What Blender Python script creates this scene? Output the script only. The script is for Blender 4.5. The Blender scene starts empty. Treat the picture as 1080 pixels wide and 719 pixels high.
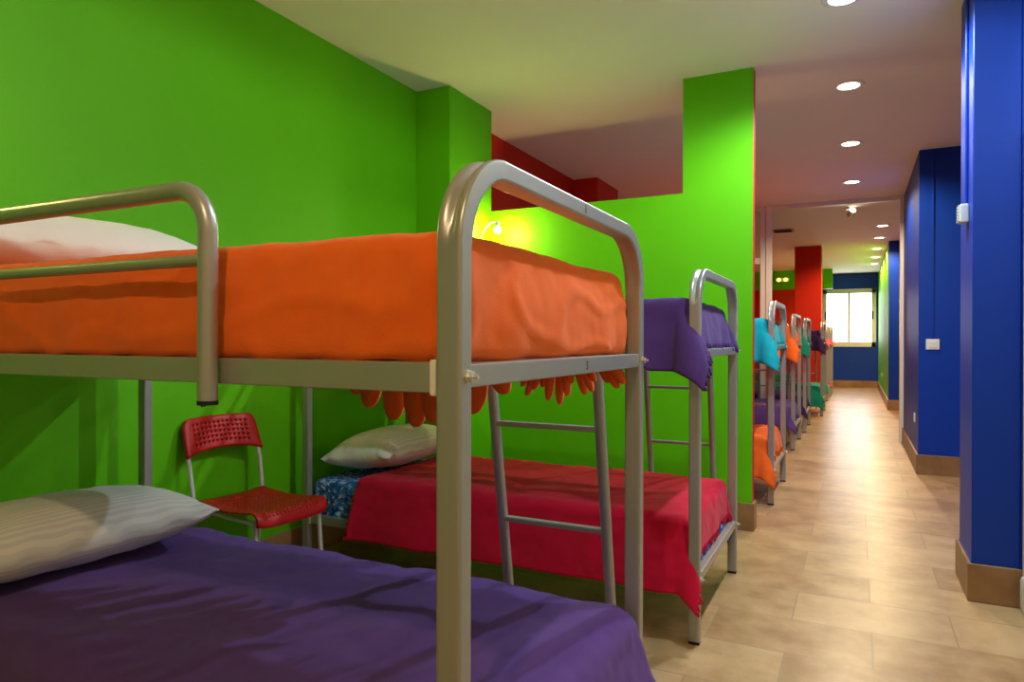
import bpy, bmesh, math, random
from mathutils import Vector, Matrix, noise
R = math.radians
PI = math.pi
col = bpy.context.scene.collection
scene = bpy.context.scene

# ------------------------------------------------------------------ helpers
def lin(r, g, b):
    def f(c):
        c /= 255.0
        return c / 12.92 if c <= 0.04045 else ((c + 0.055) / 1.055) ** 2.4
    return (f(r), f(g), f(b), 1.0)

class NT:
    def __init__(self, name):
        self.m = bpy.data.materials.new(name)
        self.m.use_nodes = True
        self.t = self.m.node_tree
        self.t.nodes.clear()
        self.out = self.t.nodes.new('ShaderNodeOutputMaterial')
    def n(self, kind, **kw):
        nd = self.t.nodes.new(kind)
        for k, v in kw.items():
            if k in nd.inputs:
                nd.inputs[k].default_value = v
            else:
                setattr(nd, k, v)
        return nd
    def l(self, a, b):
        self.t.links.new(a, b)

def paint(name, c, rough=0.55, bump=0.02, scale=120.0, var=0.06, spec=0.4, metallic=0.0):
    """plain surface: slight colour variation and a fine bump"""
    t = NT(name)
    p = t.n('ShaderNodeBsdfPrincipled', Roughness=rough, Metallic=metallic)
    p.inputs['Specular IOR Level'].default_value = spec
    tc = t.n('ShaderNodeTexCoord')
    nz = t.n('ShaderNodeTexNoise', Scale=scale, Detail=4.0)
    t.l(tc.outputs['Object'], nz.inputs['Vector'])
    n2 = t.n('ShaderNodeTexNoise', Scale=3.0, Detail=3.0)
    t.l(tc.outputs['Object'], n2.inputs['Vector'])
    mx = t.n('ShaderNodeMix', data_type='RGBA')
    mx.inputs[6].default_value = (c[0] * (1 - var), c[1] * (1 - var), c[2] * (1 - var), 1)
    mx.inputs[7].default_value = (min(1, c[0] * (1 + var)), min(1, c[1] * (1 + var)), min(1, c[2] * (1 + var)), 1)
    t.l(n2.outputs['Fac'], mx.inputs[0])
    t.l(mx.outputs[2], p.inputs['Base Color'])
    if bump:
        b = t.n('ShaderNodeBump', Strength=bump * 10, Distance=0.002)
        t.l(nz.outputs['Fac'], b.inputs['Height'])
        t.l(b.outputs['Normal'], p.inputs['Normal'])
    t.l(p.outputs['BSDF'], t.out.inputs['Surface'])
    return t.m

def fabric(name, c, c2=None, scale=700.0, sheen=0.25, stripes=None):
    t = NT(name)
    p = t.n('ShaderNodeBsdfPrincipled', Roughness=0.9)
    p.inputs['Specular IOR Level'].default_value = 0.15
    p.inputs['Sheen Weight'].default_value = sheen
    p.inputs['Sheen Roughness'].default_value = 0.5
    p.inputs['Sheen Tint'].default_value = (min(1, c[0] + .3), min(1, c[1] + .3), min(1, c[2] + .3), 1)
    tc = t.n('ShaderNodeTexCoord')
    nz = t.n('ShaderNodeTexNoise', Scale=scale, Detail=2.0)
    t.l(tc.outputs['Object'], nz.inputs['Vector'])
    n2 = t.n('ShaderNodeTexNoise', Scale=22.0, Detail=5.0)
    t.l(tc.outputs['Object'], n2.inputs['Vector'])
    if c2 is None:
        c2 = (c[0] * .8, c[1] * .8, c[2] * .8, 1)
    mx = t.n('ShaderNodeMix', data_type='RGBA')
    mx.inputs[6].default_value = c
    mx.inputs[7].default_value = c2
    if stripes:
        wv = t.n('ShaderNodeTexWave', wave_type='BANDS', bands_direction=stripes[0], Scale=stripes[1], Distortion=0.0)
        t.l(tc.outputs['Object'], wv.inputs['Vector'])
        rp = t.n('ShaderNodeValToRGB')
        rp.color_ramp.elements[0].position = 0.40
        rp.color_ramp.elements[1].position = 0.60
        t.l(wv.outputs['Fac'], rp.inputs['Fac'])
        t.l(rp.outputs['Color'], mx.inputs[0])
    else:
        t.l(n2.outputs['Fac'], mx.inputs[0])
    t.l(mx.outputs[2], p.inputs['Base Color'])
    ad = t.n('ShaderNodeMath', operation='ADD')
    t.l(nz.outputs['Fac'], ad.inputs[0]); t.l(n2.outputs['Fac'], ad.inputs[1])
    b = t.n('ShaderNodeBump', Strength=0.25, Distance=0.003)
    t.l(ad.outputs[0], b.inputs['Height'])
    t.l(b.outputs['Normal'], p.inputs['Normal'])
    t.l(p.outputs['BSDF'], t.out.inputs['Surface'])
    return t.m

def emit(name, c, s):
    t = NT(name)
    e = t.n('ShaderNodeEmission', Strength=s, Color=c)
    t.l(e.outputs[0], t.out.inputs['Surface'])
    return t.m

M = {}
M['green'] = paint('green_wall_paint', lin(96, 186, 4), .55, .02, 160, .05, .22)
M['red'] = paint('red_wall_paint', lin(200, 40, 14), .55, .02, 160, .05, .22)
M['blue'] = paint('blue_wall_paint', lin(0, 54, 164), .45, .02, 160, .05, .3)
M['ceiling'] = paint('ceiling_plaster', lin(243, 234, 222), .8, .015, 90, .02)
M['cream'] = paint('cream_wall_paint', lin(226, 218, 202), .6, .02, 160)
M['metal'] = paint('silver_powder_coat', lin(164, 164, 161), .33, .008, 420, .05, .6, .45)
M['chrome'] = paint('zinc_bolt', lin(214, 214, 210), .25, 0, 50, .02, .6, .6)
M['black'] = paint('black_plastic', lin(20, 20, 20), .5, .01)
M['white_metal'] = paint('white_lacquer', lin(226, 224, 218), .35, .006, 200, .02)
M['whiteplastic'] = paint('white_plastic', lin(224, 226, 226), .4, .006, 200, .02)
M['redplastic'] = paint('red_plastic', lin(186, 20, 24), .42, .012, 300, .05)
M['chairmetal'] = paint('pale_grey_tube', lin(206, 208, 206), .35, .006, 200, .03)
M['mark'] = paint('black_marker', lin(25, 25, 28), .6, 0)
M['orange'] = fabric('orange_fleece', lin(243, 112, 38), lin(234, 96, 28), 500, .3)
M['purple'] = fabric('purple_cotton', lin(98, 66, 140), lin(86, 57, 126), 900, .2)
M['plum'] = fabric('plum_cotton', lin(80, 52, 118), lin(70, 44, 104), 900, .2)
M['darkpurple'] = fabric('dark_purple_fleece', lin(66, 38, 92), lin(56, 30, 80), 700, .2)
M['crimson'] = fabric('crimson_fleece', lin(204, 18, 62), lin(186, 12, 50), 700, .25)
M['teal'] = fabric('turquoise_fleece', lin(20, 168, 184), lin(12, 148, 168), 700, .25)
M['seagreen'] = fabric('sea_green_fleece', lin(24, 150, 124), lin(16, 130, 108), 700, .25)
M['pink'] = fabric('pink_fleece', lin(206, 92, 110), lin(190, 76, 96), 700, .25)
M['pillow'] = fabric('white_striped_cotton', lin(234, 232, 227), lin(218, 218, 216), 900, .1, ('X', 26.0))
M['pillowplain'] = fabric('white_cotton', lin(236, 233, 228), lin(228, 226, 222), 900, .1)
M['mattress'] = fabric('mattress_ticking', lin(208, 204, 196), lin(190, 188, 182), 500, .1)

def floral():
    t = NT('blue_floral_cotton')
    p = t.n('ShaderNodeBsdfPrincipled', Roughness=0.85)
    p.inputs['Specular IOR Level'].default_value = 0.15
    tc = t.n('ShaderNodeTexCoord')
    nz = t.n('ShaderNodeTexNoise', Scale=9.0, Detail=3.0)
    t.l(tc.outputs['Object'], nz.inputs['Vector'])
    mxv = t.n('ShaderNodeMix', data_type='RGBA')
    mxv.inputs[0].default_value = 0.12
    t.l(tc.outputs['Object'], mxv.inputs[6]); t.l(nz.outputs['Color'], mxv.inputs[7])
    vo = t.n('ShaderNodeTexVoronoi', Scale=42.0)
    t.l(mxv.outputs[2], vo.inputs['Vector'])
    ve = t.n('ShaderNodeTexVoronoi', Scale=22.0, feature='DISTANCE_TO_EDGE')
    t.l(mxv.outputs[2], ve.inputs['Vector'])
    r1 = t.n('ShaderNodeValToRGB')
    e = r1.color_ramp.elements
    e[0].position = .22; e[0].color = lin(190, 208, 236)
    e[1].position = .5; e[1].color = lin(70, 126, 206)
    e2 = e.new(.8); e2.color = lin(38, 90, 178)
    t.l(vo.outputs['Distance'], r1.inputs['Fac'])
    r2 = t.n('ShaderNodeValToRGB')
    r2.color_ramp.elements[0].position = .015; r2.color_ramp.elements[1].position = .05
    t.l(ve.outputs['Distance'], r2.inputs['Fac'])
    mx = t.n('ShaderNodeMix', data_type='RGBA')
    mx.inputs[6].default_value = lin(20, 46, 104)
    t.l(r2.outputs['Color'], mx.inputs[0]); t.l(r1.outputs['Color'], mx.inputs[7])
    t.l(mx.outputs[2], p.inputs['Base Color'])
    t.l(p.outputs['BSDF'], t.out.inputs['Surface'])
    return t.m
M['floral'] = floral()

def tile(name, bw, rh, loc, c1, c2, cm, mortar, rough, vert=False, bumpd=.003):
    t = NT(name)
    p = t.n('ShaderNodeBsdfPrincipled')
    p.inputs['Specular IOR Level'].default_value = 0.5
    tc = t.n('ShaderNodeTexCoord')
    mp = t.n('ShaderNodeMapping')
    mp.inputs['Location'].default_value = loc
    t.l(tc.outputs['Object'], mp.inputs['Vector'])
    br = t.n('ShaderNodeTexBrick', offset=.5, squash=1.0)
    br.inputs['Color1'].default_value = (0, 0, 0, 1)
    br.inputs['Color2'].default_value = (1, 1, 1, 1)
    br.inputs['Mortar'].default_value = (.5, .5, .5, 1)
    br.inputs['Scale'].default_value = 1.0
    br.inputs['Mortar Size'].default_value = mortar
    br.inputs['Mortar Smooth'].default_value = .15
    br.inputs['Brick Width'].default_value = bw
    br.inputs['Row Height'].default_value = rh
    t.l(mp.outputs[0], br.inputs['Vector'])
    nz = t.n('ShaderNodeTexNoise', Scale=4.5, Detail=7.0, Roughness=.62)
    t.l(tc.outputs['Object'], nz.inputs['Vector'])
    # each tile carries its own shift of the stain pattern
    ad = t.n('ShaderNodeMath', operation='MULTIPLY_ADD')
    ad.inputs[1].default_value = .28
    t.l(br.outputs['Color'], ad.inputs[0]); t.l(nz.outputs['Fac'], ad.inputs[2])
    rp = t.n('ShaderNodeValToRGB')
    rp.color_ramp.elements[0].position = .38; rp.color_ramp.elements[0].color = c1
    rp.color_ramp.elements[1].position = .82; rp.color_ramp.elements[1].color = c2
    t.l(ad.outputs[0], rp.inputs['Fac'])
    mx = t.n('ShaderNodeMix', data_type='RGBA')
    t.l(br.outputs['Fac'], mx.inputs[0]); t.l(rp.outputs['Color'], mx.inputs[6])
    mx.inputs[7].default_value = cm
    t.l(mx.outputs[2], p.inputs['Base Color'])
    rr = t.n('ShaderNodeMapRange')
    rr.inputs['To Min'].default_value = rough; rr.inputs['To Max'].default_value = rough + .14
    n3 = t.n('ShaderNodeTexNoise', Scale=30.0, Detail=5.0)
    t.l(tc.outputs['Object'], n3.inputs['Vector'])
    t.l(n3.outputs['Fac'], rr.inputs['Value'])
    t.l(rr.outputs[0], p.inputs['Roughness'])
    inv = t.n('ShaderNodeMath', operation='MULTIPLY_ADD')
    inv.inputs[1].default_value = -1.0
    n3s = t.n('ShaderNodeMath', operation='MULTIPLY'); n3s.inputs[1].default_value = .12
    t.l(nz.outputs['Fac'], n3s.inputs[0])
    t.l(br.outputs['Fac'], inv.inputs[0]); t.l(n3s.outputs[0], inv.inputs[2])
    b = t.n('ShaderNodeBump', Strength=.55, Distance=bumpd)
    t.l(inv.outputs[0], b.inputs['Height'])
    t.l(b.outputs['Normal'], p.inputs['Normal'])
    t.l(p.outputs['BSDF'], t.out.inputs['Surface'])
    return t.m
M['floor'] = tile('floor_tiles', .58, .338, (.2307, -3.024 + .338 * 21, 0), lin(152, 114, 76), lin(200, 166, 124), lin(158, 134, 104), .003, .25)
M['skirting'] = tile('skirting_tiles', .58, 5.0, (.1, 1.0, 0), lin(128, 92, 58), lin(166, 128, 88), lin(120, 96, 70), .002, .35, bumpd=.001)

def glass():
    t = NT('clear_glass')
    tr = t.n('ShaderNodeBsdfTransparent', Color=(.93, .95, .94, 1))
    gl = t.n('ShaderNodeBsdfGlossy', Roughness=.02)
    lw = t.n('ShaderNodeFresnel', IOR=1.45)
    mx = t.n('ShaderNodeMixShader')
    t.l(lw.outputs[0], mx.inputs[0]); t.l(tr.outputs[0], mx.inputs[1]); t.l(gl.outputs[0], mx.inputs[2])
    t.l(mx.outputs[0], t.out.inputs['Surface'])
    return t.m
M['glass'] = glass()
M['daylight'] = emit('bright_frosted_pane', (.90, .96, 1.0, 1), 7.0)
WARM = (1.0, .78, .50, 1); NEUT = (1.0, .90, .74, 1); COOL = (.74, .90, 1.0, 1); AMB = (1.0, .70, .38, 1)
M['lens_warm'] = emit('lamp_lens_warm', (1, .86, .6, 1), 14)
M['lens_cool'] = emit('lamp_lens_cool', (.85, .95, 1, 1), 14)
M['bulb'] = emit('reading_bulb', (1.0, .74, .26, 1), 950)
M['bulb_soft'] = emit('reading_bulb_soft', (1.0, .74, .26, 1), 480)
M['amber'] = emit('emergency_bulb', (1.0, .62, .12, 1), 3)

def tag(o, label=None, cat=None, group=None, kind=None):
    if label: o['label'] = label
    if cat: o['category'] = cat
    if group: o['group'] = group
    if kind: o['kind'] = kind
    return o

def obj(name, bm, mat, parent=None, smooth=None, loc=None):
    me = bpy.data.meshes.new(name)
    bm.normal_update()
    if smooth is not None:
        for f in bm.faces: f.smooth = True
        if smooth > 0:
            for e in bm.edges:
                if len(e.link_faces) == 2 and e.calc_face_angle(0) > R(smooth):
                    e.smooth = False
    bm.to_mesh(me); bm.free()
    o = bpy.data.objects.new(name, me)
    if mat: me.materials.append(mat)
    col.objects.link(o)
    if parent: o.parent = parent
    if loc: o.location = loc
    if smooth is not None and smooth > 0:
        wn_ = o.modifiers.new('normals', 'WEIGHTED_NORMAL'); wn_.keep_sharp = True; wn_.weight = 90
    return o

def thing(name, loc, label, cat, group=None, rz=0):
    o = bpy.data.objects.new(name, None)
    o.empty_display_size = .1
    col.objects.link(o)
    o.location = loc; o.rotation_euler = (0, 0, rz)
    return tag(o, label, cat, group)

def box(x0, x1, y0, y1, z0, z1, bev=0.0, seg=2, bm=None):
    b = bm or bmesh.new()
    r = bmesh.ops.create_cube(b, size=1.0)
    vs = r['verts']
    for v in vs:
        v.co = Vector(((x0 + x1) / 2 + v.co.x * (x1 - x0), (y0 + y1) / 2 + v.co.y * (y1 - y0), (z0 + z1) / 2 + v.co.z * (z1 - z0)))
    if bev:
        es = list({e for v in vs for e in v.link_edges})
        bmesh.ops.bevel(b, geom=es, offset=bev, segments=seg, affect='EDGES', profile=.5)
    return b

def sweep(path, prof, up, bm=None, caps=True, closed=False):
    """prof: list of (a, b) offsets, or function(i)->list; a along up-cross, b along 'up'. Frames follow the path."""
    b = bm or bmesh.new()
    n = len(path); rings = []
    P = [Vector(p) for p in path]
    upv = Vector(up)
    for i in range(n):
        if closed: tdir = (P[(i + 1) % n] - P[i - 1])
        elif i == 0: tdir = P[1] - P[0]
        elif i == n - 1: tdir = P[-1] - P[-2]
        else: tdir = (P[i + 1] - P[i]).normalized() + (P[i] - P[i - 1]).normalized()
        tdir.normalize()
        a = upv.cross(tdir)
        if a.length < 1e-5: a = Vector((1, 0, 0))
        a.normalize(); c = tdir.cross(a).normalized()
        pr = prof(i) if callable(prof) else prof
        rings.append([b.verts.new(P[i] + a * q[0] + c * q[1]) for q in pr])
    m = len(rings[0])
    for i in range(n if closed else n - 1):
        r0, r1 = rings[i], rings[(i + 1) % n]
        for j in range(m):
            b.faces.new((r0[j], r0[(j + 1) % m], r1[(j + 1) % m], r1[j]))
    if caps and not closed:
        b.faces.new(list(reversed(rings[0]))); b.faces.new(rings[-1])
    return b

def circ(r, n=14):
    return [(r * math.cos(2 * PI * k / n), r * math.sin(2 * PI * k / n)) for k in range(n)]

def tube(path, r, up=(0, 0, 1), n=14, bm=None):
    return sweep(path, circ(r, n), up, bm)

def lathe(prof, n=32, bm=None, centre=(0, 0, 0), axis='Z'):
    b = bm or bmesh.new(); rings = []
    for (r, z) in prof:
        ring = []
        for k in range(n):
            a = 2 * PI * k / n
            p = Vector((r * math.cos(a), r * math.sin(a), z))
            if axis == 'X': p = Vector((p.z, p.x, p.y))
            elif axis == 'Y': p = Vector((p.x, p.z, p.y))
            ring.append(b.verts.new(p + Vector(centre)))
        rings.append(ring)
    for i in range(len(rings) - 1):
        for j in range(n):
            b.faces.new((rings[i][j], rings[i][(j + 1) % n], rings[i + 1][(j + 1) % n], rings[i + 1][j]))
    b.faces.new(list(reversed(rings[0]))); b.faces.new(rings[-1])
    bmesh.ops.recalc_face_normals(b, faces=b.faces[:])
    return b

def fillet(pts, rad, seg=8):
    """polyline with rounded corners"""
    P = [Vector(p) for p in pts]; out = [P[0]]
    for i in range(1, len(P) - 1):
        d0 = (P[i - 1] - P[i]); d1 = (P[i + 1] - P[i])
        u0, u1 = d0.normalized(), d1.normalized()
        ang = u0.angle(u1)
        t = rad / math.tan(ang / 2)
        a, c = P[i] + u0 * t, P[i] + u1 * t
        bis = (u0 + u1).normalized(); cen = P[i] + bis * (rad / math.sin(ang / 2))
        va, vc = a - cen, c - cen
        tot = va.angle(vc); ax = va.cross(vc).normalized()
        for k in range(seg + 1):
            out.append(cen + Matrix.Rotation(tot * k / seg, 3, ax) @ va)
    out.append(P[-1])
    return out

def struct(name, bm, mat, smooth=None):
    return tag(obj(name, bm, mat, None, smooth), kind='structure')

def nz(x, y, z=0.0):
    return noise.noise(Vector((x, y, z)))

# ------------------------------------------------------------------ the setting
ZC = 2.792
YB, YE = -2.6, 18.6
struct('floor', box(-2.75, 2.1, YB - .1, YE + .1, -.1, 0), M['floor'])
struct('ceiling', box(-2.75, 2.1, YB - .1, YE + .1, ZC, ZC + .1), M['ceiling'])
# left wall: green in the near bay, red in the two bays beyond
struct('wall_left', box(-2.706, -2.606, YB, 4.36, 0, ZC), M['green'])
struct('wall_left', box(-2.706, -2.595, 4.36, YE, 0, ZC), M['red'])
struct('wall_left', box(-2.606, -2.345, 3.745, 4.31, 0, ZC, .004, 1), M['green'])       # green column
struct('wall_left', box(-2.595, -2.335, 6.53, 7.2, 0, ZC, .004, 1), M['red'])          # red column
struct('wall_back', box(-2.75, 2.1, YB - .1, YB, 0, ZC), M['cream'])
# half height green partition with its full height pier; its end and far side are red
bm = box(-2.62, -.975, 4.31, 4.40, 0, 2.072)
box(-.975, -.5545, 4.31, 4.40, 0, ZC, bm=bm)
pt = struct('wall_middle', bm, M['green'])
pt.data.materials.append(M['red'])
for f in pt.data.polygons:
    if f.normal.x > .9 and f.center.x > -.6 or f.normal.y > .9: f.material_index = 1
# right side blue piers with recesses between them
struct('wall_right', box(.46, .637, 3.603, 3.99, 0, ZC, .004, 1), M['blue'])
struct('wall_right', box(.484, 2.0, 6.825, 9.05, 0, ZC, .004, 1), M['blue'])
struct('wall_right', box(.485, 2.0, 12.84, 12.95, 0, ZC), M['blue'])
struct('wall_right', box(.485, .6, 12.95, YE, 0, ZC), M['green'])
struct('wall_right', box(2.0, 2.1, 3.6, YE, 0, ZC), M['blue'])
struct('wall_right', box(.72, .82, YB, 3.603, 0, ZC), M['cream'])
struct('wall_right', box(.637, 2.1, 3.60, 3.70, 0, ZC), M['blue'])
# end wall with the window opening
WX0, WX1, WZ0, WZ1 = -.742, .44, .99, 2.405
bm = box(-2.7, WX0, YE, YE + .12, 0, ZC)
box(WX1, .6, YE, YE + .12, 0, ZC, bm=bm)
box(WX0, WX1, YE, YE + .12, 0, WZ0, bm=bm)
box(WX0, WX1, YE, YE + .12, WZ1, ZC, bm=bm)
struct('wall_end', bm, M['blue'])
# red and green wall with dropped green beam in the far bay, and the red pier in front of it
struct('wall_far', box(-2.6, -.82, 17.3, 17.5, 0, 2.345), M['red'])
struct('wall_far', box(-2.6, -.483, 17.3, 17.55, 2.345, ZC), M['green'])
struct('wall_far', box(-.964, -.535, 12.95, 13.35, 0, ZC, .004, 1), M['red'])
# skirting
def skirt(name, x0, x1, y0, y1, h=.167):
    return struct(name, box(x0, x1, y0, y1, 0, h, .003, 1), M['skirting'])
skirt('baseboard_right', .444, .642, 3.588, 4.004)
skirt('baseboard_right', .468, 2.0, 6.81, 9.06)
skirt('baseboard_right', .470, 2.0, 12.826, 12.95)
skirt('baseboard_right', .470, .49, 12.95, YE)
skirt('baseboard_middle', -2.6, -.541, 4.296, 4.412)
skirt('baseboard_left', -2.61, -2.594, YB, 3.74)
skirt('baseboard_left', -2.61, -2.333, 3.733, 4.30)
skirt('baseboard_left', -2.60, -2.583, 4.41, YE)
skirt('baseboard_end', -2.58, .47, YE - .014, YE + .01)
skirt('baseboard_far', -.974, -.525, 12.94, 13.36)
# thin blue painted line above the near skirting
struct('trim_1', box(.4575, .6385, 3.6005, 3.9925, .167, .176), M['blue'])

# window at the end of the corridor
wn = bpy.data.objects.new('window_1', None); col.objects.link(wn)
wn.location = ((WX0 + WX1) / 2, YE, WZ0); tag(wn, kind='structure')
def wbox(bm, x0, x1, y0, y1, z0, z1, bev=.006):
    ox, oy, oz = wn.location
    return box(x0 - ox, x1 - ox, y0 - oy, y1 - oy, z0 - oz, z1 - oz, bev, 1, bm)
bm = bmesh.new()
wbox(bm, WX0, WX1, YE - .03, YE + .06, WZ1 - .11, WZ1)
wbox(bm, WX0, WX1, YE - .03, YE + .06, WZ0, WZ0 + .12)
wbox(bm, WX0, WX0 + .1, YE - .03, YE + .06, WZ0, WZ1)
wbox(bm, WX1 - .1, WX1, YE - .03, YE + .06, WZ0, WZ1)
obj('window_frame', bm, M['white_metal'], wn, 40)
obj('window_mullion', wbox(bmesh.new(), -.181, -.118, YE - .02, YE + .05, WZ0 + .1, WZ1 - .1), M['white_metal'], wn, 40)
for x0, x1 in ((WX0 + .09, -.17), (-.13, WX1 - .09)):
    obj('window_pane', wbox(bmesh.new(), x0, x1, YE + .02, YE + .03, WZ0 + .11, WZ1 - .1, 0), M['daylight'], wn)
for x in (WX0 + .075, WX1 - .075):
    obj('window_latch', wbox(bmesh.new(), x - .015, x + .015, YE - .055, YE - .028, 1.66, 1.86), M['black'], wn, 40)

# glazed partition with an opening, between the second and third bays
PYG = 8.90
dn = bpy.data.objects.new('door_1', None); col.objects.link(dn); dn.location = (0, PYG, 0); tag(dn, kind='structure')
bm = bmesh.new()
box(-.988, -.922, -.05, .05, 0, ZC, .004, 1, bm); box(-1.054, -.991, -.04, .04, 0, ZC, .004, 1, bm)
obj('door_jamb', bm, M['white_metal'], dn, 40)
obj('door_jamb', box(.445, .484, -.06, .05, 0, ZC, .004, 1), M['white_metal'], dn, 40)
obj('door_header', box(-.93, .46, -.04, .04, ZC - .05, ZC, .004, 1), M['white_metal'], dn, 40)
bm = bmesh.new()
for z0, z1 in ((0, .1), (1.02, 1.10), (2.085, 2.165), (ZC - .06, ZC)):
    box(-2.594, -1.05, -.03, .03, z0, z1, .004, 1, bm)
box(-1.84, -1.78, -.03, .03, 0, ZC, .004, 1, bm)
obj('glazing_bar', bm, M['white_metal'], dn, 40)
bm = bmesh.new()
for x0, x1 in ((-2.594, -1.83), (-1.79, -1.05)):
    for z0, z1 in ((.09, 1.03), (1.09, 2.09), (2.16, ZC - .05)):
        box(x0, x1, -.004, .004, z0, z1, bm=bm)
obj('glass_panel', bm, M['glass'], dn)

# pale door frame at the right edge, next to the near blue pier
d2 = bpy.data.objects.new('door_2', None); col.objects.link(d2); d2.location = (.64, 3.5, 0); tag(d2, kind='structure')
obj('door_jamb', box(0, .08, -.03, .085, .13, 2.05, .005, 2), M['white_metal'], d2, 40)
obj('door_plinth', box(-.012, .08, -.045, .08, .0, .15, .018, 2), M['white_metal'], d2, 40)
obj('door_leaf', box(.03, .075, -.9, -.035, .01, 2.04, .003, 1), M['white_metal'], d2, 40)

# ------------------------------------------------------------------ bunk bed
BL, BW = 1.982, .915          # length (x) and width (y), outer
HT = 1.430
def rrect(w, t, r, n=3):
    pts = []
    for cx, cy, a0 in ((w / 2 - r, t / 2 - r, 0), (-w / 2 + r, t / 2 - r, 90), (-w / 2 + r, -t / 2 + r, 180), (w / 2 - r, -t / 2 + r, 270)):
        for k in range(n + 1):
            a = R(a0 + 90 * k / n)
            pts.append((cx + r * math.cos(a), cy + r * math.sin(a)))
    return pts


def make_bed():
    root = bpy.data.objects.new('bunk_bed', None); root.empty_display_size = .1
    col.objects.link(root)
    mt = M['metal']
    xf, xb = -.021, -BL + .021
    for xc in (xf, xb):
        # sweep frame: a = up x tangent, b = tangent x a ; up is +x so b points along +-x.  remap so width lies on x
        h = .0165
        path = fillet([(xc, h, 0.012), (xc, h, HT - h), (xc, BW - h, HT - h), (xc, BW - h, 0.012)], .135, 12)
        b = bmesh.new(); rings = []
        base = rrect(.042, .033, .0055, 3); prof = []
        n = len(base)
        for k in range(n):
            p, q = base[k], base[(k + 1) % n]
            prof.append(p)
            if abs(p[1] - q[1]) < 1e-6 and abs(p[0] - q[0]) > .01:
                for s in (.15, .3, .4, .5, .6, .7, .85): prof.append((p[0] + (q[0] - p[0]) * s, p[1]))
        N = len(path)
        for i in range(N):
            P0 = path[max(0, i - 1)]; P1 = path[min(N - 1, i + 1)]
            td = (P1 - P0).normalized()
            nrm = Vector((0, -td.z, td.y))          # outward normal (left of travel seen from +x)
            if i == 0 or i == N - 1: nrm = Vector((0, -1 if i == 0 else 1, 0))
            c = min(abs(path[i].y - h), abs(path[i].y - (BW - h)))
            k = 0.0
            if path[i].z > HT - h - .1349 and c < .1349:
                ang = abs(math.atan2(abs(td.y), abs(td.z)))
                k = math.sin(2 * ang) ** .5 if 0 < ang < PI / 2 else 0
            ring = []
            for (a, bb) in prof:
                o2 = bb
                if bb > .012: o2 = bb - .010 * k * math.exp(-(a / .0065) ** 2) + .002 * k
                if bb < -.012: o2 = bb + .003 * k * math.exp(-(a / .012) ** 2)
                ring.append(b.verts.new(path[i] + Vector((a * (1 + .06 * k), 0, 0)) + nrm * o2))
            rings.append(ring)
        m = len(prof)
        for i in range(N - 1):
            for j in range(m):
                b.faces.new((rings[i][j], rings[i][(j + 1) % m], rings[i + 1][(j + 1) % m], rings[i + 1][j]))
        b.faces.new(rings[0]); b.faces.new(list(reversed(rings[-1])))
        bmesh.ops.recalc_face_normals(b, faces=b.faces[:])
        ho = obj('post_hoop', b, mt, root, 32)
        for y in (h, BW - h):
            obj('foot_cap', box(xc - .0205, xc + .0205, y - .016, y + .016, 0, .014, .002, 1), M['black'], ho, 40)
        # end rails
        s = 1 if xc == xf else -1
        xo = -.003 if s == 1 else -BL + .003
        for z0, z1, nm in ((1.0805, 1.1145, 'end_rail'), (.226, .262, 'end_rail')):
            er = obj(nm, box(min(xo, xo - s * .030), max(xo, xo - s * .030), .032, BW - .032, z0, z1, .003, 2), mt, root, 40)
            for y in (.020, BW - .020):
                zc = (z0 + z1) / 2
                yy = y
                bb = lathe([(.0115, 0), (.0115, .0025), (.0085, .003), (.0085, .009), (.0035, .0095), (.0035, .017)], 6, None, (xo + s * .003 if s > 0 else 0, yy, zc), 'X') if s > 0 else lathe([(.0115, -.0025), (.0085, -.003), (.0085, -.009)], 6, None, (xo - .003, yy, zc), 'X')
                obj('bolt', bb, M['chrome'], er, 30)
    for y0, y1 in ((.005, .030), (BW - .030, BW - .005)):
        for z0, z1 in ((1.073, 1.117), (.222, .266)):
            sr = obj('side_rail', box(-BL + .05, -.055, y0, y1, z0, z1, .003, 2), mt, root, 40)
            for xx in (-.054, -BL + .0435):
                obj('rail_bracket', box(xx, xx + .0105, y0 - .003, y1 + .003, z0 - .004, z1 + .004, .002, 1), M['white_metal'], sr, 40)
    # slats that carry the mattresses
    for z, zt in ((1.085, 'upper'), (.236, 'lower')):
        for k in range(9):
            x = -BL + .14 + k * (BL - .28) / 8
            obj('slat', box(x - .03, x + .03, .031, BW - .031, z, z + .012, .002, 1), mt, root, 40)
    # guard rail on the near side of the upper bunk
    r = .0165
    gy = -.018
    # the curved tube: from its free lower end up, over the bend and back along the bed
    path = fillet([(-.485, gy, 1.045), (-.485, gy, 1.405), (-BL + .19, gy, 1.405), (-BL + .19, gy, 1.045)], .075, 10)
    gr = obj('guard_rail', tube(path, r, (0, 1, 0), 18), mt, root, 60)
    obj('guard_bar', tube([(-.490, gy + .002, 1.283), (-BL + .2, gy + .002, 1.283)], .0105, (0, 1, 0), 14), mt, gr, 60)
    for xx in (-.485, -BL + .19):
        obj('guard_cap', lathe([(.0172, 1.039), (.0172, 1.046), (.015, 1.047)], 18, None, (xx, gy, 0)), M['black'], gr, 40)
        obj('guard_bolt', tube([(xx - .055, .018, 1.03), (xx - .055, .018, 1.075)], .0045, (0, 1, 0), 8), M['black'], gr, 60)
    # ladder hooked on the far side rail
    la = None
    def ly(z): return BW + .046 + (1.10 - z) * .18
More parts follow.
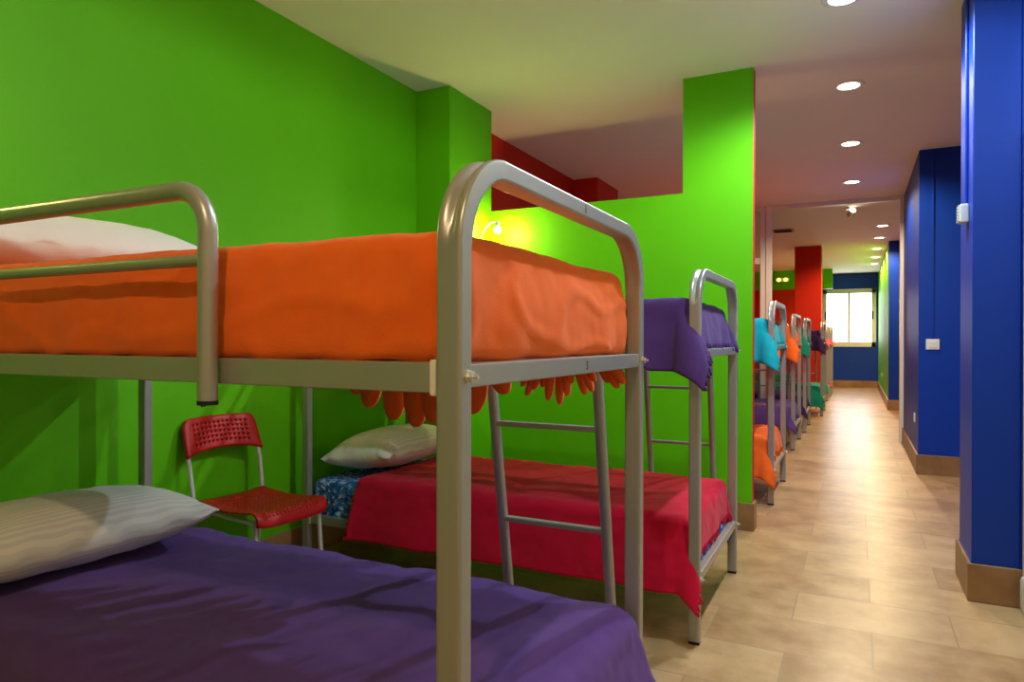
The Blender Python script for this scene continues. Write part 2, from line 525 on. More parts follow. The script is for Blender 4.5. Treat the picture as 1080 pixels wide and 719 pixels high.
    for xx in (-.147, -.480):
        p = [(xx, ly(1.125), 1.125), (xx, ly(.012), .012)]
        if la is None:
            la = bpy.data.objects.new('ladder', None); la.empty_display_size = .1; col.objects.link(la); la.parent = root
        lg = obj('ladder_leg', tube(p, .0155, (1, 0, 0), 16), mt, la, 60)
        hk = [(xx, ly(1.10) + .006, 1.09), (xx, ly(1.10), 1.138), (xx, BW - .02, 1.138), (xx, BW - .033, 1.13), (xx, BW - .033, 1.118)]
        bmh = sweep([Vector(q) for q in hk], [(-.011, -.002), (.011, -.002), (.011, .002), (-.011, .002)], (1, 0, 0))
        obj('ladder_hook', bmh, mt, la, 40)
    for z in (.898, .60, .302):
        rg = obj('rung', box(-.480, -.147, ly(z) - .012, ly(z) + .012, z - .007, z + .009, .004, 2), mt, la, 40)
    return root

def copy_tree(o, parent=None):
    c = o.copy(); col.objects.link(c)
    if parent: c.parent = parent
    for ch in list(o.children):
        copy_tree(ch, c)
    return c

BEDS = [(-.488, .809), (-.521, 2.597), (-.505, 5.04), (-.563, 7.655), (-.545, 9.18), (-.437, 11.29), (-.462, 14.14), (-.44, 15.47)]
bl = ['silver bunk bed nearest the camera with a round-ended guard rail',
      'silver bunk bed by the green partition with crimson lower blanket',
      'silver bunk bed just beyond the green pier with turquoise upper blanket',
      'silver bunk bed just before the glazed partition, orange blanket on top',
      'silver bunk bed just past the glazed partition with sea green top blanket',
      'silver bunk bed just in front of the red pier, dark purple on top',
      'silver bunk bed just beyond the red pier, pink blanket on top',
      'farthest silver bunk bed, closest to the bright end window']
proto = make_bed()
beds = []
for i, (x, y) in enumerate(BEDS):
    o = proto if i == 0 else copy_tree(proto)
    o.location = (x, y, 0)
    tag(o, bl[i], 'bunk bed', 'silver bunk beds along the corridor')
    beds.append(o)
# the small black numbers inked on the nearest bed
def number(txt, parent, loc, size, sx=1.0):
    cu = bpy.data.curves.new('number_mark', 'FONT'); cu.body = txt; cu.size = size; cu.align_x = 'CENTER'; cu.align_y = 'CENTER'; cu.extrude = .0002
    t = bpy.data.objects.new('number_tmp', cu); col.objects.link(t)
    dg = bpy.context.evaluated_depsgraph_get()
    me = bpy.data.meshes.new_from_object(t.evaluated_get(dg))
    bpy.data.objects.remove(t)
    me.materials.clear(); me.materials.append(M['mark'])
    o = bpy.data.objects.new('number_mark', me); col.objects.link(o); o.parent = parent
    o.rotation_euler = (R(90), 0, R(90)); o.location = loc; o.scale = (sx, 1, 1)
hoop0 = [c for c in proto.children if c.name.startswith('post_hoop')][0]
rail0 = [c for c in proto.children if c.name.startswith('end_rail')][0]
number('1', hoop0, (.0004, .487, HT - .0175), .026)
number('3', rail0, (-.0026, .505, 1.0965), .026, .8)

# ------------------------------------------------------------------ bedding
class Drape:
    """cloth laid over the box x0..x1, y0..y1 with its top at z; ov = overhang (left, right, near, far), numbers or functions of position"""
    def __init__(s, x0, x1, y0, y1, z, ov, r=.035, flare=.06, amp=.012, freq=9.0, seed=0, wr=.006, tuck=None, floorz=None, cone=.6, bulge=0.0, sag=None):
        s.x0, s.x1, s.y0, s.y1, s.z = x0, x1, y0, y1, z
        s.ov, s.r, s.flare, s.amp, s.freq, s.seed, s.wr = ov, r, flare, amp, freq, seed, wr
        s.tuck, s.floorz, s.cone, s.bulge, s.sag = tuck or (0, 0, 0, 0), floorz, cone, bulge, sag
    def o(s, k, q):
        v = s.ov[k]
        return v(q) if callable(v) else v
    def pt(s, u, v):
        """u, v: cloth coordinates in metres, measured on the flat"""
        r = s.r
        X0, X1, Y0, Y1 = s.x0 + r, s.x1 - r, s.y0 + r, s.y1 - r
        dx = u - X1 if u > X1 else (u - X0 if u < X0 else 0.0)
        dy = v - Y1 if v > Y1 else (v - Y0 if v < Y0 else 0.0)
        bx, by = min(max(u, X0), X1), min(max(v, Y0), Y1)
        e = math.hypot(dx, dy)
        w = s.wr * (nz(u * 4 + s.seed, v * 4, s.seed) + .6 * nz(u * 11, v * 9 + s.seed, 2.3) + .25 * nz(u * 27 + s.seed, v * 23, 5.1))
        if s.sag: w += s.sag(u, v)
        if e < 1e-9:
            return Vector((bx, by, s.z + w))
        ax, ay = dx / e, dy / e
        a = e / r
        tk_ = s.tuck[1 if dx > 0 else 0] if abs(ax) > abs(ay) else s.tuck[3 if dy > 0 else 2]
        if a < PI / 2:
            out, drop = r * math.sin(a), r * (1 - math.cos(a))
        else:
            d = e - r * PI / 2
            corner = 2 * abs(ax * ay)
            tang = (v if abs(ax) > abs(ay) else u)
            tk = s.tuck[1 if dx > 0 else 0] if abs(ax) > abs(ay) else s.tuck[3 if dy > 0 else 2]
            f = min(1, d / .18)
            fold = s.amp * f * (math.sin(tang * s.freq * 2 * PI + 3 * nz(tang * 3, s.seed) + 2 * d) * .6 + 1.2 * nz(tang * s.freq * 1.3, s.seed * 3.1, d * 2))
            fl = s.flare if not isinstance(s.flare, tuple) else s.flare[1 if dx > 0 else 0] * ax * ax + s.flare[3 if dy > 0 else 2] * ay * ay
            out = r + (fl * d + (fold + s.amp * f * .9 if not tk else fold * .4)) + s.cone * corner * d * .5 * (0 if tk else 1)
            out += s.bulge * math.sin(PI * min(1, d / .2)) if tk else 0
            drop = r + d * math.sqrt(max(.2, 1 - fl ** 2))
        zz = s.z - drop + w * max(0, 1 - drop / .1)
        p = Vector((bx + ax * out, by + ay * out, zz))
        if s.floorz is not None and zz < s.floorz:
            ex = s.floorz - zz
            p.z = s.floorz + min(.004, ex * .1) ; p.x -= ax * min(ex * .5, .02); p.y -= ay * min(ex * .5, .02)
        # crumple on the hanging faces
        cr = .5 * s.wr * (nz(p.x * 13, p.y * 13, p.z * 17 + s.seed) + .5 * nz(p.x * 31, p.y * 31, p.z * 31))
        if tk_:
            q = 1 - abs(nz(p.x * 3.5 + p.y * 3.5 + p.z * 4, p.z * 5 - (p.x + p.y) * 2.5, s.seed)) * 5
            cr += .006 * max(0, q) ** 2 * min(1, e / .08)
            cr += .005 * nz(p.x * 5 + p.y * 4, p.z * 6, s.seed + 7) * min(1, e / .08)
        p.x += ax * cr; p.y += ay * cr
        return p
    def mesh(s, nu=110, nv=90):
        b = bmesh.new(); g = []
        for i in range(nu + 1):
            row = []
            for j in range(nv + 1):
                fu, fv = i / nu, j / nv
                um = s.x0 + fu * (s.x1 - s.x0); vm = s.y0 + fv * (s.y1 - s.y0)
                ua, ub = s.x0 - s.o(0, vm), s.x1 + s.o(1, vm)
                va, vb = s.y0 - s.o(2, um), s.y1 + s.o(3, um)
                u = ua + fu * (ub - ua); v = va + fv * (vb - va)
                row.append(b.verts.new(s.pt(u, v)))
            g.append(row)
        for i in range(nu):
            for j in range(nv):
                b.faces.new((g[i][j], g[i + 1][j], g[i + 1][j + 1], g[i][j + 1]))
        return b
    def edge(s, k, f):
        """cloth coordinate of a point on edge k (0 left,1 right,2 near,3 far), f 0..1, and its outward direction"""
        if k in (0, 1):
            vm = s.y0 + f * (s.y1 - s.y0)
            um = s.x0 if k == 0 else s.x1
            va, vb = s.y0 - s.o(2, um), s.y1 + s.o(3, um)
            v = va + f * (vb - va)
            return (s.x0 - s.o(0, vm), v, -1, 0) if k == 0 else (s.x1 + s.o(1, vm), v, 1, 0)
        um = s.x0 + f * (s.x1 - s.x0)
        vm = s.y0 if k == 2 else s.y1
        ua, ub = s.x0 - s.o(0, vm), s.x1 + s.o(1, vm)
        u = ua + f * (ub - ua)
        return (u, s.y0 - s.o(2, um), 0, -1) if k == 2 else (u, s.y1 + s.o(3, um), 0, 1)

def cloth(name, d, mat, nu=110, nv=90, th=.006, parent=None):
    o = obj(name, d.mesh(nu, nv), mat, parent, 0)
    m = o.modifiers.new('thickness', 'SOLIDIFY'); m.thickness = th; m.offset = 1
    return o

def fringe(d, mat, parent, edges, step=.018, length=.03, w=.006, rnd=None, name='fringe'):
    """short tapered strands along the cloth edges"""
    rnd = rnd or random.Random(4)
    b = bmesh.new()
    for (k, f0, f1) in edges:
        span = (d.x1 - d.x0) if k > 1 else (d.y1 - d.y0)
        n = max(2, int(span * (f1 - f0) / step))
        for i in range(n):
            f = f0 + (f1 - f0) * (i + .5) / n
            u, v, ex, ey = d.edge(k, f)
            L = length * rnd.uniform(.7, 1.25)
            pts = []
            jx, jy = rnd.uniform(-.4, .4) * L, rnd.uniform(-.4, .4) * L
            for q in range(4):
                t = q / 3
                uu = u + ex * (L * t - .003) + (jx * t * t if ex == 0 else 0)
                vv = v + ey * (L * t - .003) + (jy * t * t if ey == 0 else 0)
                pts.append(d.pt(uu, vv) + Vector((rnd.uniform(-1, 1), rnd.uniform(-1, 1), 0)) * .004 * t + Vector((0, 0, .003)))
            if (pts[-1] - pts[0]).length < 1e-4: continue
            rr = [w, w * 1.05, w * .85, w * .45]
            sweep(pts, lambda i2: circ(rr[i2], 6), (.3, .2, 1) if abs((pts[-1] - pts[0]).normalized().z) < .9 else (1, .2, 0), b)
    bmesh.ops.recalc_face_normals(b, faces=b.faces[:])
    o = obj(name, b, mat, parent, 0)
    o['kind'] = 'stuff'
    return o

def mattress_bm(L, W, H):
    b = box(-L / 2, L / 2, -W / 2, W / 2, 0, H, .035, 4)
    return b

def mattress(bed, upper, label):
    x, y = BEDS[bed]
    L, W, H = 1.86, .80, .165
    z = 1.0975 if upper else .2485
    o = obj('mattress', mattress_bm(L, W, H), M['mattress'], None, 50, (x - BL / 2, y + BW / 2, z))
    return tag(o, label, 'mattress', 'mattresses on the bunk beds')

def pillow_bm(L, W, T, seed=0, n=44, pinch=.10):
    b = bmesh.new(); top, bot = [], []
    def pos(u, v, s):
        # outline slightly concave between the corners
        X = u * L / 2 * (1 - pinch * (1 - v * v) * 0.35 * u * u)
        Y = v * W / 2 * (1 - pinch * (1 - u * u) * 0.35 * v * v)
        e = max(0, 1 - abs(u) ** 3.0) ** .58 * max(0, 1 - abs(v) ** 3.2) ** .55
        zt = T / 2 * e
        edge = 1 - min(1, e * 1.6)
        ang = math.atan2(v, u)
        wr = .006 * edge * (1 if e > 0.001 else 0) * math.sin(ang * 26 + 4 * nz(u * 2, v * 2, seed)) + .007 * e * nz(u * 3 + seed, v * 3, s) + .004 * e * nz(u * 9 + seed, v * 7, s)
        z = zt * (1.15 if s > 0 else -.75) + wr
        return Vector((X, Y, z))
    for i in range(n + 1):
        ra, rb = [], []
        for j in range(n + 1):
            u = -1 + 2 * i / n; v = -1 + 2 * j / n
            u = math.sin(u * PI / 2); v = math.sin(v * PI / 2)
            va = b.verts.new(pos(u, v, 1))
            vb = va if (i in (0, n) or j in (0, n)) else b.verts.new(pos(u, v, -1))
            ra.append(va); rb.append(vb)
        top.append(ra); bot.append(rb)
    for i in range(n):
        for j in range(n):
            b.faces.new((top[i][j], top[i + 1][j], top[i + 1][j + 1], top[i][j + 1]))
            q = (bot[i][j], bot[i][j + 1], bot[i + 1][j + 1], bot[i + 1][j])
            if len(set(q)) == 4 and not all(a is c for a, c in zip(q, (top[i][j], top[i][j + 1], top[i + 1][j + 1], top[i + 1][j]))):
                try: b.faces.new(q)
                except ValueError: pass
    bmesh.ops.recalc_face_normals(b, faces=b.faces[:])
    return b

def pillow(loc, rot, dims, label, mat, seed):
    o = obj('pillow', pillow_bm(*dims, seed=seed), mat, None, 0)
    o.location = loc; o.rotation_euler = rot
    tag(o, label, 'pillow')
    return o

UT, LT = 1.305, .462     # tops of upper and lower blankets
def area(bed, inset_f=.055, inset_s=.05):
    x, y = BEDS[bed]
    return x - BL + .07, x - inset_f, y + inset_s, y + BW - inset_s

rnd = random.Random(11)
G_B = 'fleece blankets on the bunks'
# --- nearest bed, upper: orange fleece, tucked in on the near side and end, hanging at the far side
mattress(0, True, 'mattress under the orange blanket on the upper bunk nearest the camera')
mattress(0, False, 'mattress under the purple blanket on the lower bunk nearest the camera')
x0, x1, y0, y1 = area(0, .045, .038)
dr = Drape(x0, x1, y0, y1, UT + .008, (.0, .225, .225, .225), r=.034, flare=0.0, amp=.012, freq=4.0, seed=3.0, wr=.0055, tuck=(0, 1, 1, 1), cone=0, bulge=.012)
_pt = dr.pt
def pt0(u, v):
    p = _pt(u, v)
    if p.z < 1.1205:
        ex = 1.1205 - p.z
        p.z = 1.1205 + .003 * math.sin(u * 40 + v * 31) + .002
        if v < y0 + .04: p.y += min(.02, ex * .6)
        if v > y1 - .04: p.y -= min(.02, ex * .6)
        if u > x1 - .04: p.x -= min(.02, ex * .6)
    return p
dr.pt = pt0
o = cloth('blanket', dr, M['orange'], 190, 110)
tag(o, 'bright orange fleece blanket on the upper bunk nearest the camera', 'blanket', G_B)
# scalloped hem lobes that hang below the far rail
b = bmesh.new()
def lobe(xc, ztop, w, L, y, sw=0.0, lean=0.0):
    n = 9; f = []; 
    ring = [(-w, 0)] + [(-w * (1.0 if t < .55 else max(0, 1 - ((t - .55) / .45) ** 2) ** .5), -L * t) for t in (.2, .4, .55, .68, .8, .9, .96, .99)] + [(0, -L)]
    ring = ring + [(-p[0], p[1]) for p in reversed(ring[:-1])]
    va = [b.verts.new((xc + p[0] + sw * p[1], y - .004 + lean * p[1] + .012 * math.sin(p[0] / w * 1.6), ztop + p[1])) for p in ring]
    vb = [b.verts.new((xc + p[0] + sw * p[1], y + .004 + lean * p[1] + .012 * math.sin(p[0] / w * 1.6), ztop + p[1])) for p in ring]
    b.faces.new(va); b.faces.new(list(reversed(vb)))
    for k in range(len(ring)):
        b.faces.new((va[k], vb[k], vb[(k + 1) % len(ring)], va[(k + 1) % len(ring)]))
yl = BEDS[0][1] + BW - .024
for xc, zt, w, L, sw in ((-1.405, 1.10, .030, .125, .0), (-1.335, 1.10, .030, .165, .15), (-1.262, 1.10, .034, .20, .05), (-1.19, 1.10, .034, .215, -.05), (-1.118, 1.10, .036, .20, .0), (-1.045, 1.10, .036, .19, .1), (-.975, 1.10, .040, .165, .05), (-.915, 1.10, .026, .105, -.3)):
    lobe(xc, zt, w, L, yl + rnd.uniform(-.012, .012), sw)
for k in range(11):
    lobe(-.775 + k * .0125, 1.115, .0075, .095 + .02 * math.sin(k * 1.7) + .006 * k * (1 if k < 7 else 0), yl - .01 + rnd.uniform(-.014, .014), .5 - k * .1)
for k in range(3):
    lobe(-.60 + k * .014, 1.115, .011, .078 + .012 * (k % 2), yl - .012 + rnd.uniform(-.014, .014), -.35 - .12 * k)
bmesh.ops.recalc_face_normals(b, faces=b.faces[:])
obj('fringe', b, M['orange'], o, 0)['kind'] = 'stuff'

# --- nearest bed, lower: purple cotton cover spilling over the foot end
x0, x1, y0, y1 = area(0, .02, .03)
dr = Drape(x0 + .1, x1 + .02, y0, y1 + .012, LT + .008, (.0, .27, .24, .20), r=.06, flare=.16, amp=.016, freq=3.2, seed=8.0, wr=.012, cone=.25)
o = cloth('blanket', dr, M['purple'], 150, 100)
tag(o, 'purple cotton blanket on the lower bunk nearest the camera', 'blanket', G_B)
fringe(dr, M['purple'], o, [(0, .05, .95)], .02, .03)

# --- second bed
mattress(1, True, 'mattress under the fringed purple blanket on the upper bunk by the green partition')
mattress(1, False, 'mattress with blue floral sheet on the lower bunk by the partition')
mt2 = [c for c in bpy.data.objects if c.get('label') == 'mattress with blue floral sheet on the lower bunk by the partition'][0]
x0, x1, y0, y1 = area(1)
lx, ly_, lz = mt2.location
sd = Drape(x0 - lx - .045, x1 - lx, y0 - ly_, y1 - ly_, LT - .018 - lz - .012, (.14, .20, .20, .17), r=.035, flare=.03, amp=.014, freq=7, seed=5, wr=.006, cone=.1)
sh = cloth('fitted_sheet', sd, M['floral'], 120, 80, .003, mt2)
sh['label'] = 'blue floral cotton sheet'
fringe(sd, M['floral'], sh, [(1, .05, .95)], .016, .025, .005)
rd = Drape(-2.19, x1 + .012, y0 - .018, y1 + .005, LT + .002, (.0, .15, .262, .06), r=.04, flare=(0, .03, .24, .1), amp=.014, freq=2.6, seed=15.0, wr=.009, cone=.35)
o = cloth('blanket', rd, M['crimson'], 150, 100)
tag(o, 'crimson fleece blanket hanging low on the bunk by the green partition', 'blanket', G_B)
fringe(rd, M['crimson'], o, [(1, .0, 1.0), (0, .0, 1.0)], .016, .03, .006)
BX2 = BEDS[1][0]
def smooth01(t):
    t = min(1, max(0, t)); return t * t * (3 - 2 * t)
def nearhem(bx, full):
    return lambda q: .06 + (full - .06) * smooth01((q - (bx - .46)) / .14)
pd = Drape(x0 + .15, x1 + .004, y0 - .016, y1, UT + .002, (.0, .165, nearhem(BX2, .268), .06), r=.04, flare=(0, .03, .26, .05), amp=.022, freq=3.6, seed=23.0, wr=.009, cone=.8)
o = cloth('blanket', pd, M['plum'], 140, 100)
tag(o, 'purple fringed blanket on the upper bunk by the green partition', 'blanket', G_B)
fringe(pd, M['plum'], o, [(1, .0, 1.0)], .022, .032, .009)

# --- bunks beyond the partition: same way of making beds, other colours
far = [(2, 'teal', 'orange', .30, .26), (3, 'orange', 'purple', .33, .2), (4, 'seagreen', 'darkpurple', .30, .2),
       (5, 'darkpurple', 'seagreen', .3, .3), (6, 'pink', 'seagreen', .2, .25), (7, 'pink', 'pink', .2, .2)]
cname = {'teal': 'turquoise', 'orange': 'orange', 'purple': 'purple', 'seagreen': 'sea green', 'darkpurple': 'dark purple', 'pink': 'pink'}
where = {2: 'just beyond the green pier', 3: 'just before the glazed partition', 4: 'just past the glazed partition', 5: 'in front of the red pier', 6: 'just beyond the red pier', 7: 'closest to the end window'}
for k, cu, cl, nu_, nl in far:
    x0, x1, y0, y1 = area(k)
    for up in (True, False):
        c = cu if up else cl
        lv = 'upper' if up else 'lower'
        mattress(k, up, 'mattress under %s blanket, %s bunk %s' % (cname[c], lv, where[k]))
        z = (UT if up else LT) - .006
        hem = nearhem(BEDS[k][0], nu_) if up else nl
        d = Drape(x0 + .15, x1 + .006, y0 - .018, y1, z, (.0, .165 if up else .16, hem, .06), r=.04, flare=(0, .03, .26, .05), amp=.02, freq=3.6, seed=31.0 + k * 7 + up, wr=.010, cone=.7 if up else .4)
        o = cloth('blanket', d, M[c], 70, 54)
        tag(o, '%s blanket on the %s bunk %s' % (cname[c], lv, where[k]), 'blanket', G_B)
        if k < 6:
            fringe(d, M[c], o, [(1, .0, 1.0)], .024, .03, .008)

# pillows
pillow((-2.15, 1.25, UT + .085), (0, R(-5), R(-2)), (.46, .78, .20), 'plain white pillow on the orange upper bunk nearest the camera', M['pillowplain'], 2)
pillow((-2.12, 1.20, LT + .098), (R(0), R(-6), R(-4)), (.46, .76, .215), 'white striped pillow on the purple lower bunk nearest the camera', M['pillow'], 6)
pillow((-2.28, 3.08, LT + .082), (R(0), R(-6), R(2)), (.42, .74, .215), 'white pillow on the blue floral sheet by the green partition', M['pillow'], 9)

# ------------------------------------------------------------------ red perforated chair
def perforated(S, nu, nv, hole=.5, mu=1, mv=1):
    """surface S(u,v) with nu x nv cells; cells inside the margins get an eight-sided hole"""
    b = bmesh.new(); cache = {}
    def V(u, v):
        k = (round(u, 5), round(v, 5))
        if k not in cache: cache[k] = b.verts.new(S(u, v))
        return cache[k]
    for i in range(nu):
        for j in range(nv):
            u0, u1, v0, v1 = i / nu, (i + 1) / nu, j / nv, (j + 1) / nv
            um, vm = (u0 + u1) / 2, (v0 + v1) / 2
            ring = [V(u0, v0), V(um, v0), V(u1, v0), V(u1, vm), V(u1, v1), V(um, v1), V(u0, v1), V(u0, vm)]
            if mu <= i < nu - mu and mv <= j < nv - mv:
                hu, hv = (u1 - u0) / 2 * hole, (v1 - v0) / 2 * hole
                q = .62
                inn = [V(um - hu * q * 1.2, vm - hv * q * 1.2), V(um, vm - hv), V(um + hu * q * 1.2, vm - hv * q * 1.2), V(um + hu, vm), V(um + hu * q * 1.2, vm + hv * q * 1.2), V(um, vm + hv), V(um - hu * q * 1.2, vm + hv * q * 1.2), V(um - hu, vm)]
                for k in range(8):
                    b.faces.new((ring[k], ring[(k + 1) % 8], inn[(k + 1) % 8], inn[k]))
            else:
                b.faces.new(ring)
    return b

ch = thing('perforated_chair', (-2.305, 2.135, 0), 'red perforated plastic chair with pale tube legs between the two nearest bunks', 'chair', None, R(-4))
CW = .37
def seat_s(u, v):
    # u: 0 back .. 1 front, v: across
    x = -.20 + .415 * min(u / .86, 1.0)
    z = .452 - .018 * math.sin(PI * min(u / .86, 1))
    a = max(0, (u - .80) / .20)
    if u > .80:
        x = -.20 + .415 * .80 / .86 + .045 * math.sin(a * PI / 2)
        z = .452 - .018 * math.sin(PI * .80 / .86) - .055 * (1 - math.cos(a * PI / 2))
    w = CW * (1 - .05 * (1 - u))
    y = (v - .5) * w
    rr = .03
    z += .012 * (2 * v - 1) ** 4
    # rounded corners
    e = abs(2 * v - 1)
    if u > .9 and e > .85: x -= .012 * ((u - .9) / .1) * ((e - .85) / .15)
    if u < .08 and e > .85: x += .02 * ((.08 - u) / .08) * ((e - .85) / .15)
    return Vector((x, y, z))
o = obj('seat', perforated(seat_s, 21, 19, .46, 2, 2), M['redplastic'], ch, 0)
m = o.modifiers.new('thickness', 'SOLIDIFY'); m.thickness = .008; m.offset = -1
def back_s(u, v):
    # u across, v up
    e = abs(2 * u - 1)
    y = (u - .5) * .385
    low = .643 + .02 * (1 - e * e); top = .797 + .006 * (1 - e * e)
    if e > .8:
        k = (e - .8) / .2
        top -= .028 * k * k
        low -= .006 * k
    z = low + (top - low) * v
    x = -.215 - .055 * v * .9 - .028 * (1 - e * e) 
    y *= 1 - .06 * (1 - v) * 0 - .05 * v * (1 if e > .9 else .6)
    return Vector((x, y, z))
o = obj('backrest', perforated(back_s, 17, 7, .46, 2, 1), M['redplastic'], ch, 0)
m = o.modifiers.new('thickness', 'SOLIDIFY'); m.thickness = .016; m.offset = 0
for s in (-1, 1):
    o = obj('leg', tube(fillet([(-.245, s * .178, .70), (-.218, s * .180, .60), (-.192, s * .176, .435), (-.275, s * .195, .008)], .05, 5), .0095, (0, 1, 0), 14), M['chairmetal'], ch, 60)
    obj('leg_cap', lathe([(.011, 0), (.011, .02)], 12, None, (-.277, s * .196, 0)), M['black'], o, 40)
    o = obj('leg', tube([(.185, s * .166, .415), (.208, s * .178, .008)], .0095, (0, 1, 0), 14), M['chairmetal'], ch, 60)
    obj('leg_cap', lathe([(.011, 0), (.011, .02)], 12, None, (.2075, s * .178, 0)), M['black'], o, 40)
    obj('seat_rail', tube([(-.195, s * .172, .432), (.0, s * .160, .414), (.185, s * .166, .412)], .009, (0, 1, 0), 12), M['chairmetal'], ch, 60)

# ------------------------------------------------------------------ lamps
def downlight(x, y, lens, lab, energy, colr, r=.08, power_r=.03, cone=156, blend=.45):
    t = thing('downlight', (x, y, ZC), lab, 'ceiling light', 'round recessed ceiling lights along the corridor')
    obj('trim_ring', lathe([(r * .80, -.001), (r * .82, -.006), (r * 1.1, -.006), (r * 1.18, -.003), (r * 1.2, 0), (r * .8, 0)], 32), M['white_metal'], t, 40)
    obj('lens', lathe([(r * .82, -.004), (r * .5, -.0065), (.002, -.007), (.002, -.0035), (r * .82, -.0035)], 32), lens, t, 40)
    li = bpy.data.lights.new('downlight_beam', 'SPOT')
    li.energy = energy; li.color = colr[:3]; li.spot_size = R(cone); li.spot_blend = blend; li.shadow_soft_size = power_r
    lo = bpy.data.objects.new('downlight_beam', li); col.objects.link(lo); lo.parent = t; lo.location = (0, 0, -.045)
    return t
DL = [(-.06, 3.63, 'lens_cool', 'cool white ceiling light cut by the top edge of the photo', 110, COOL),
      (-.046, 4.894, 'lens_warm', 'warm ceiling light beside the green pier, largest seen whole', 70, NEUT),
      (-.044, 6.337, 'lens_warm', 'second whole ceiling light beyond the green pier', 85, WARM),
      (-.041, 7.882, 'lens_warm', 'last ceiling light before the glazed partition', 90, WARM),
      (.34, 11.075, 'lens_warm', 'first ceiling light beyond the glazed partition', 125, AMB),
      (.333, 12.361, 'lens_warm', 'second ceiling light beyond the glazed partition, by the blue pier', 125, AMB),
      (.335, 13.81, 'lens_warm', 'third ceiling light beyond the glazed partition, over the green wall', 125, AMB),
      (.345, 15.217, 'lens_warm', 'fourth ceiling light beyond the glazed partition, over the green wall', 125, AMB),
      (.355, 16.527, 'lens_warm', 'farthest ceiling light, nearest the end window', 125, AMB),
      (-.06, 2.1, 'lens_cool', 'ceiling light above the floor beside the nearest bunk, out of frame', 66, COOL, .08, .03, 178, .15),
      (-.06, -.6, 'lens_warm', 'ceiling light behind the camera, out of frame', 66, AMB),
      ]
for a in DL:
    downlight(*a[:2], M[a[2]], *a[3:])

def reading_lamp(base, d, head, label, lit):
    """base: on the wall; d: wall normal; head: centre of the bulb"""
    t = thing('reading_lamp', base, label, 'wall lamp', 'gooseneck reading lamps')
    B = Vector(base); H = Vector(head) - B; d = Vector(d)
    obj('wall_plate', lathe([(.032, 0), (.032, .008), (.02, .016), (.006, .018)], 24, None, (0, 0, 0), 'X') if abs(d.x) > .5 else lathe([(.032, 0), (.032, -.008), (.006, -.018)], 24, None, (0, 0, 0), 'Y'), M['chrome'], t, 40)
    p0 = d * .012; p3 = H + Vector((0, 0, .055))
    p1 = d * .05 + Vector((0, 0, .14)); p2 = p3 - Vector((H.x, H.y, 0)).normalized() * .08 + Vector((0, 0, .02))
    path = []
    for k in range(17):
        s = k / 16
        path.append(p0 * (1 - s) ** 3 + p1 * 3 * s * (1 - s) ** 2 + p2 * 3 * s * s * (1 - s) + p3 * s ** 3)
    obj('gooseneck', tube(path, .0045, (0, 1, .2), 10), M['chrome'], t, 60)
    obj('lamp_cap', lathe([(.012, .06), (.016, .055), (.018, .02), (.016, .018), (.012, .05)], 20, None, H), M['chrome'], t, 40)
    bb = bmesh.new(); bmesh.ops.create_uvsphere(bb, u_segments=20, v_segments=12, radius=.022)
    for v in bb.verts: v.co += H
    obj('bulb', bb, lit, t, 0)
reading_lamp((-2.345, 4.05, 1.70), (1, 0, 0), (-2.21, 4.15, 1.905), 'small lit gooseneck reading lamp on the green column', M['bulb'])
reading_lamp((-2.606, .62, 1.66), (1, 0, 0), (-2.44, .74, 1.93), 'lit gooseneck reading lamp left of frame above the nearest bunk', M['bulb_soft'])

# small adjustable spot above the glazed opening
t = thing('ceiling_spot', (-.072, 9.42, ZC), 'small tilted chrome spot just beyond the glazed opening', 'spotlight')
obj('spot_base', lathe([(.04, -.02), (.04, 0)], 24), M['chrome'], t, 40)
b = lathe([(.03, -.05), (.042, -.045), (.042, .05), (.036, .05), (.034, .02)], 24, None, (0, 0, 0), 'Y')
h_ = obj('spot_head', b, M['chrome'], t, 40); h_.location = (.02, -.02, -.065); h_.rotation_euler = (R(28), 0, R(-160))
l_ = obj('spot_lens', lathe([(.034, .03), (.034, .034)], 24, None, (0, 0, 0), 'Y'), M['lens_warm'], h_, 40)

# twin emergency light on the green beam
t = thing('emergency_light', (-1.555, 17.3, 2.575), 'twin amber emergency light on the far green beam', 'emergency light')
obj('lamp_body', box(-.15, .15, -.06, 0, -.045, .045, .01, 2), M['whiteplastic'], t, 40)
for x in (-.075, .075):
    obj('lamp_lens', lathe([(.045, -.06), (.045, -.075), (.03, -.085), (.004, -.088)], 20, None, (x, 0, 0), 'Y'), M['amber'], t, 40)
# vent in the far ceiling
t = thing('ceiling_vent', (-.976, 10.915, ZC), 'small grey slatted vent in the ceiling past the glazed partition', 'air vent')
obj('vent_frame', box(-.15, .15, -.15, .15, -.012, 0, .004, 1), M['metal'], t, 40)
b = bmesh.new()
for k in range(6): box(-.12, .12, -.115 + k * .042, -.095 + k * .042, -.02, -.011, .002, 1, b)
obj('vent_slats', b, M['black'], t, 40)

# fittings on the blue piers
t = thing('light_switch', (.588, 6.825, 1.117), 'white rocker switch on the middle blue pier', 'light switch')
obj('switch_plate', box(-.05, .05, -.014, 0, -.045, .045, .005, 2), M['whiteplastic'], t, 40)
obj('rocker', box(-.028, .028, -.019, -.012, -.028, .028, .003, 2), M['whiteplastic'], t, 40)
tag(obj('cable_conduit', box(-.007, .007, -.010, 0, 0, ZC - 1.165, .002, 1), M['blue'], None, 40, (.588, 6.825, 1.163)), 'blue painted cable cover running up from the rocker switch', 'cable cover')
t = thing('thermostat', (.46, 3.755, 1.735), 'white control box with ribbed face on the near blue pier', 'thermostat')
obj('box_body', box(-.035, 0, -.042, .042, -.042, .042, .006, 2), M['whiteplastic'], t, 40)
b = bmesh.new()
for k in range(6): box(-.041, -.032, -.036, .036, -.036 + k * .0135, -.030 + k * .0135, .0015, 1, b)
obj('ribbed_cover', b, M['whiteplastic'], t, 40)
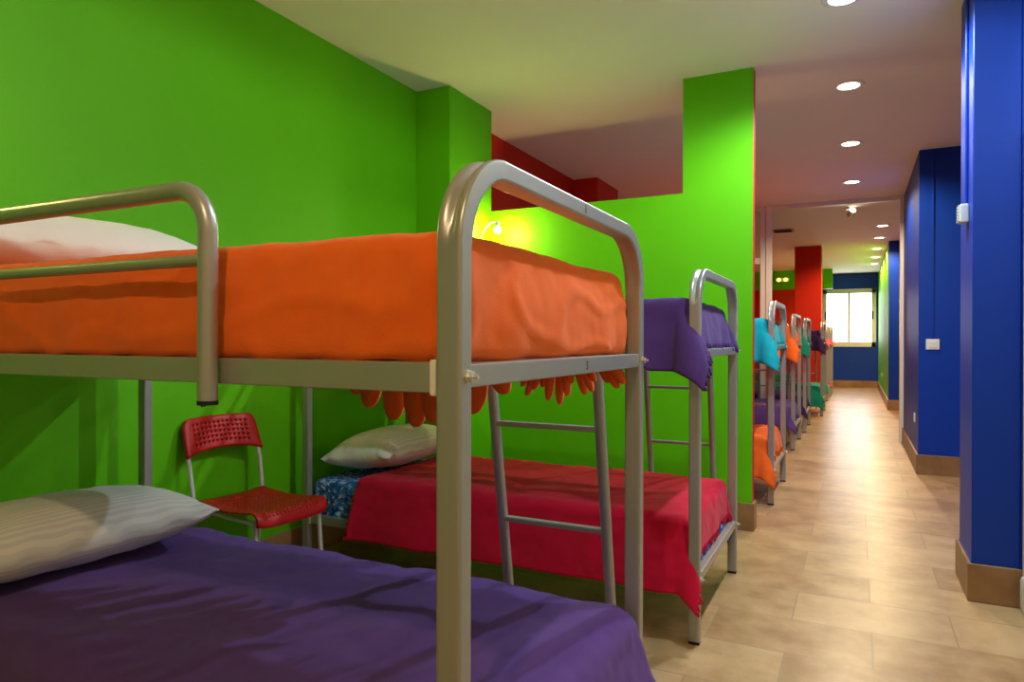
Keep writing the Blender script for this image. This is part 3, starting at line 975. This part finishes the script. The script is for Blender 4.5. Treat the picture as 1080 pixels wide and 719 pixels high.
tag(obj('cable_conduit', box(-.012, 0, -.012, .012, 0, ZC - 1.787, .003, 1), M['blue'], None, 40, (.46, 3.755, 1.778)), 'blue painted cable cover above the ribbed control box', 'cable cover')
def socket(loc, label):
    t = thing('wall_socket', loc, label, 'socket', 'white wall sockets')
    obj('socket_plate', box(-.010, 0, -.04, .04, -.04, .04, .004, 2), M['whiteplastic'], t, 40)
    obj('socket_inset', lathe([(.026, -.012), (.022, -.010), (.020, -.0102)], 20, None, (0, 0, 0), 'X'), M['whiteplastic'], t, 40)
socket((.484, 7.17, .451), 'white socket low on the middle blue pier')
socket((.485, 15.9, .45), 'white socket low on the far green wall')

# ------------------------------------------------------------------ world, camera
w = bpy.data.worlds.new('world'); scene.world = w; w.use_nodes = True
w.node_tree.nodes['Background'].inputs[0].default_value = (.75, .85, 1, 1)
w.node_tree.nodes['Background'].inputs[1].default_value = .3

cam = bpy.data.cameras.new('camera'); co = bpy.data.objects.new('camera', cam); col.objects.link(co)
cam.sensor_width = 36.0; cam.sensor_fit = 'HORIZONTAL'; cam.lens = 717.745 / 1080 * 36
cam.clip_start = .02
yaw, pit, rol = R(26.7964), R(-.1291), R(-.1396)
def ray(a, b, d):
    cr, sr = math.cos(rol), math.sin(rol)
    a, b = cr * a + sr * b, -sr * a + cr * b
    cp, sp = math.cos(pit), math.sin(pit)
    d, y = cp * d - sp * b, sp * d + cp * b
    s, c = math.sin(yaw), math.cos(yaw)
    return Vector((c * a - s * d, s * a + c * d, y))
ex, ey, ez = ray(1, 0, 0), ray(0, 1, 0), -ray(0, 0, 1)
mw = Matrix(((ex.x, ey.x, ez.x, 0), (ex.y, ey.y, ez.y, 0), (ex.z, ey.z, ez.z, 1.15), (0, 0, 0, 1)))
co.matrix_world = mw
scene.camera = co
vs = scene.view_settings
vs.view_transform = 'Standard'; vs.look = 'None'; vs.gamma = 1.0; vs.use_curve_mapping = False
vs.exposure = 0.05
scene.cycles.max_bounces = 10
scene.cycles.diffuse_bounces = 6
scene.cycles.use_denoising = True
scene.cycles.sample_clamp_indirect = 6.0
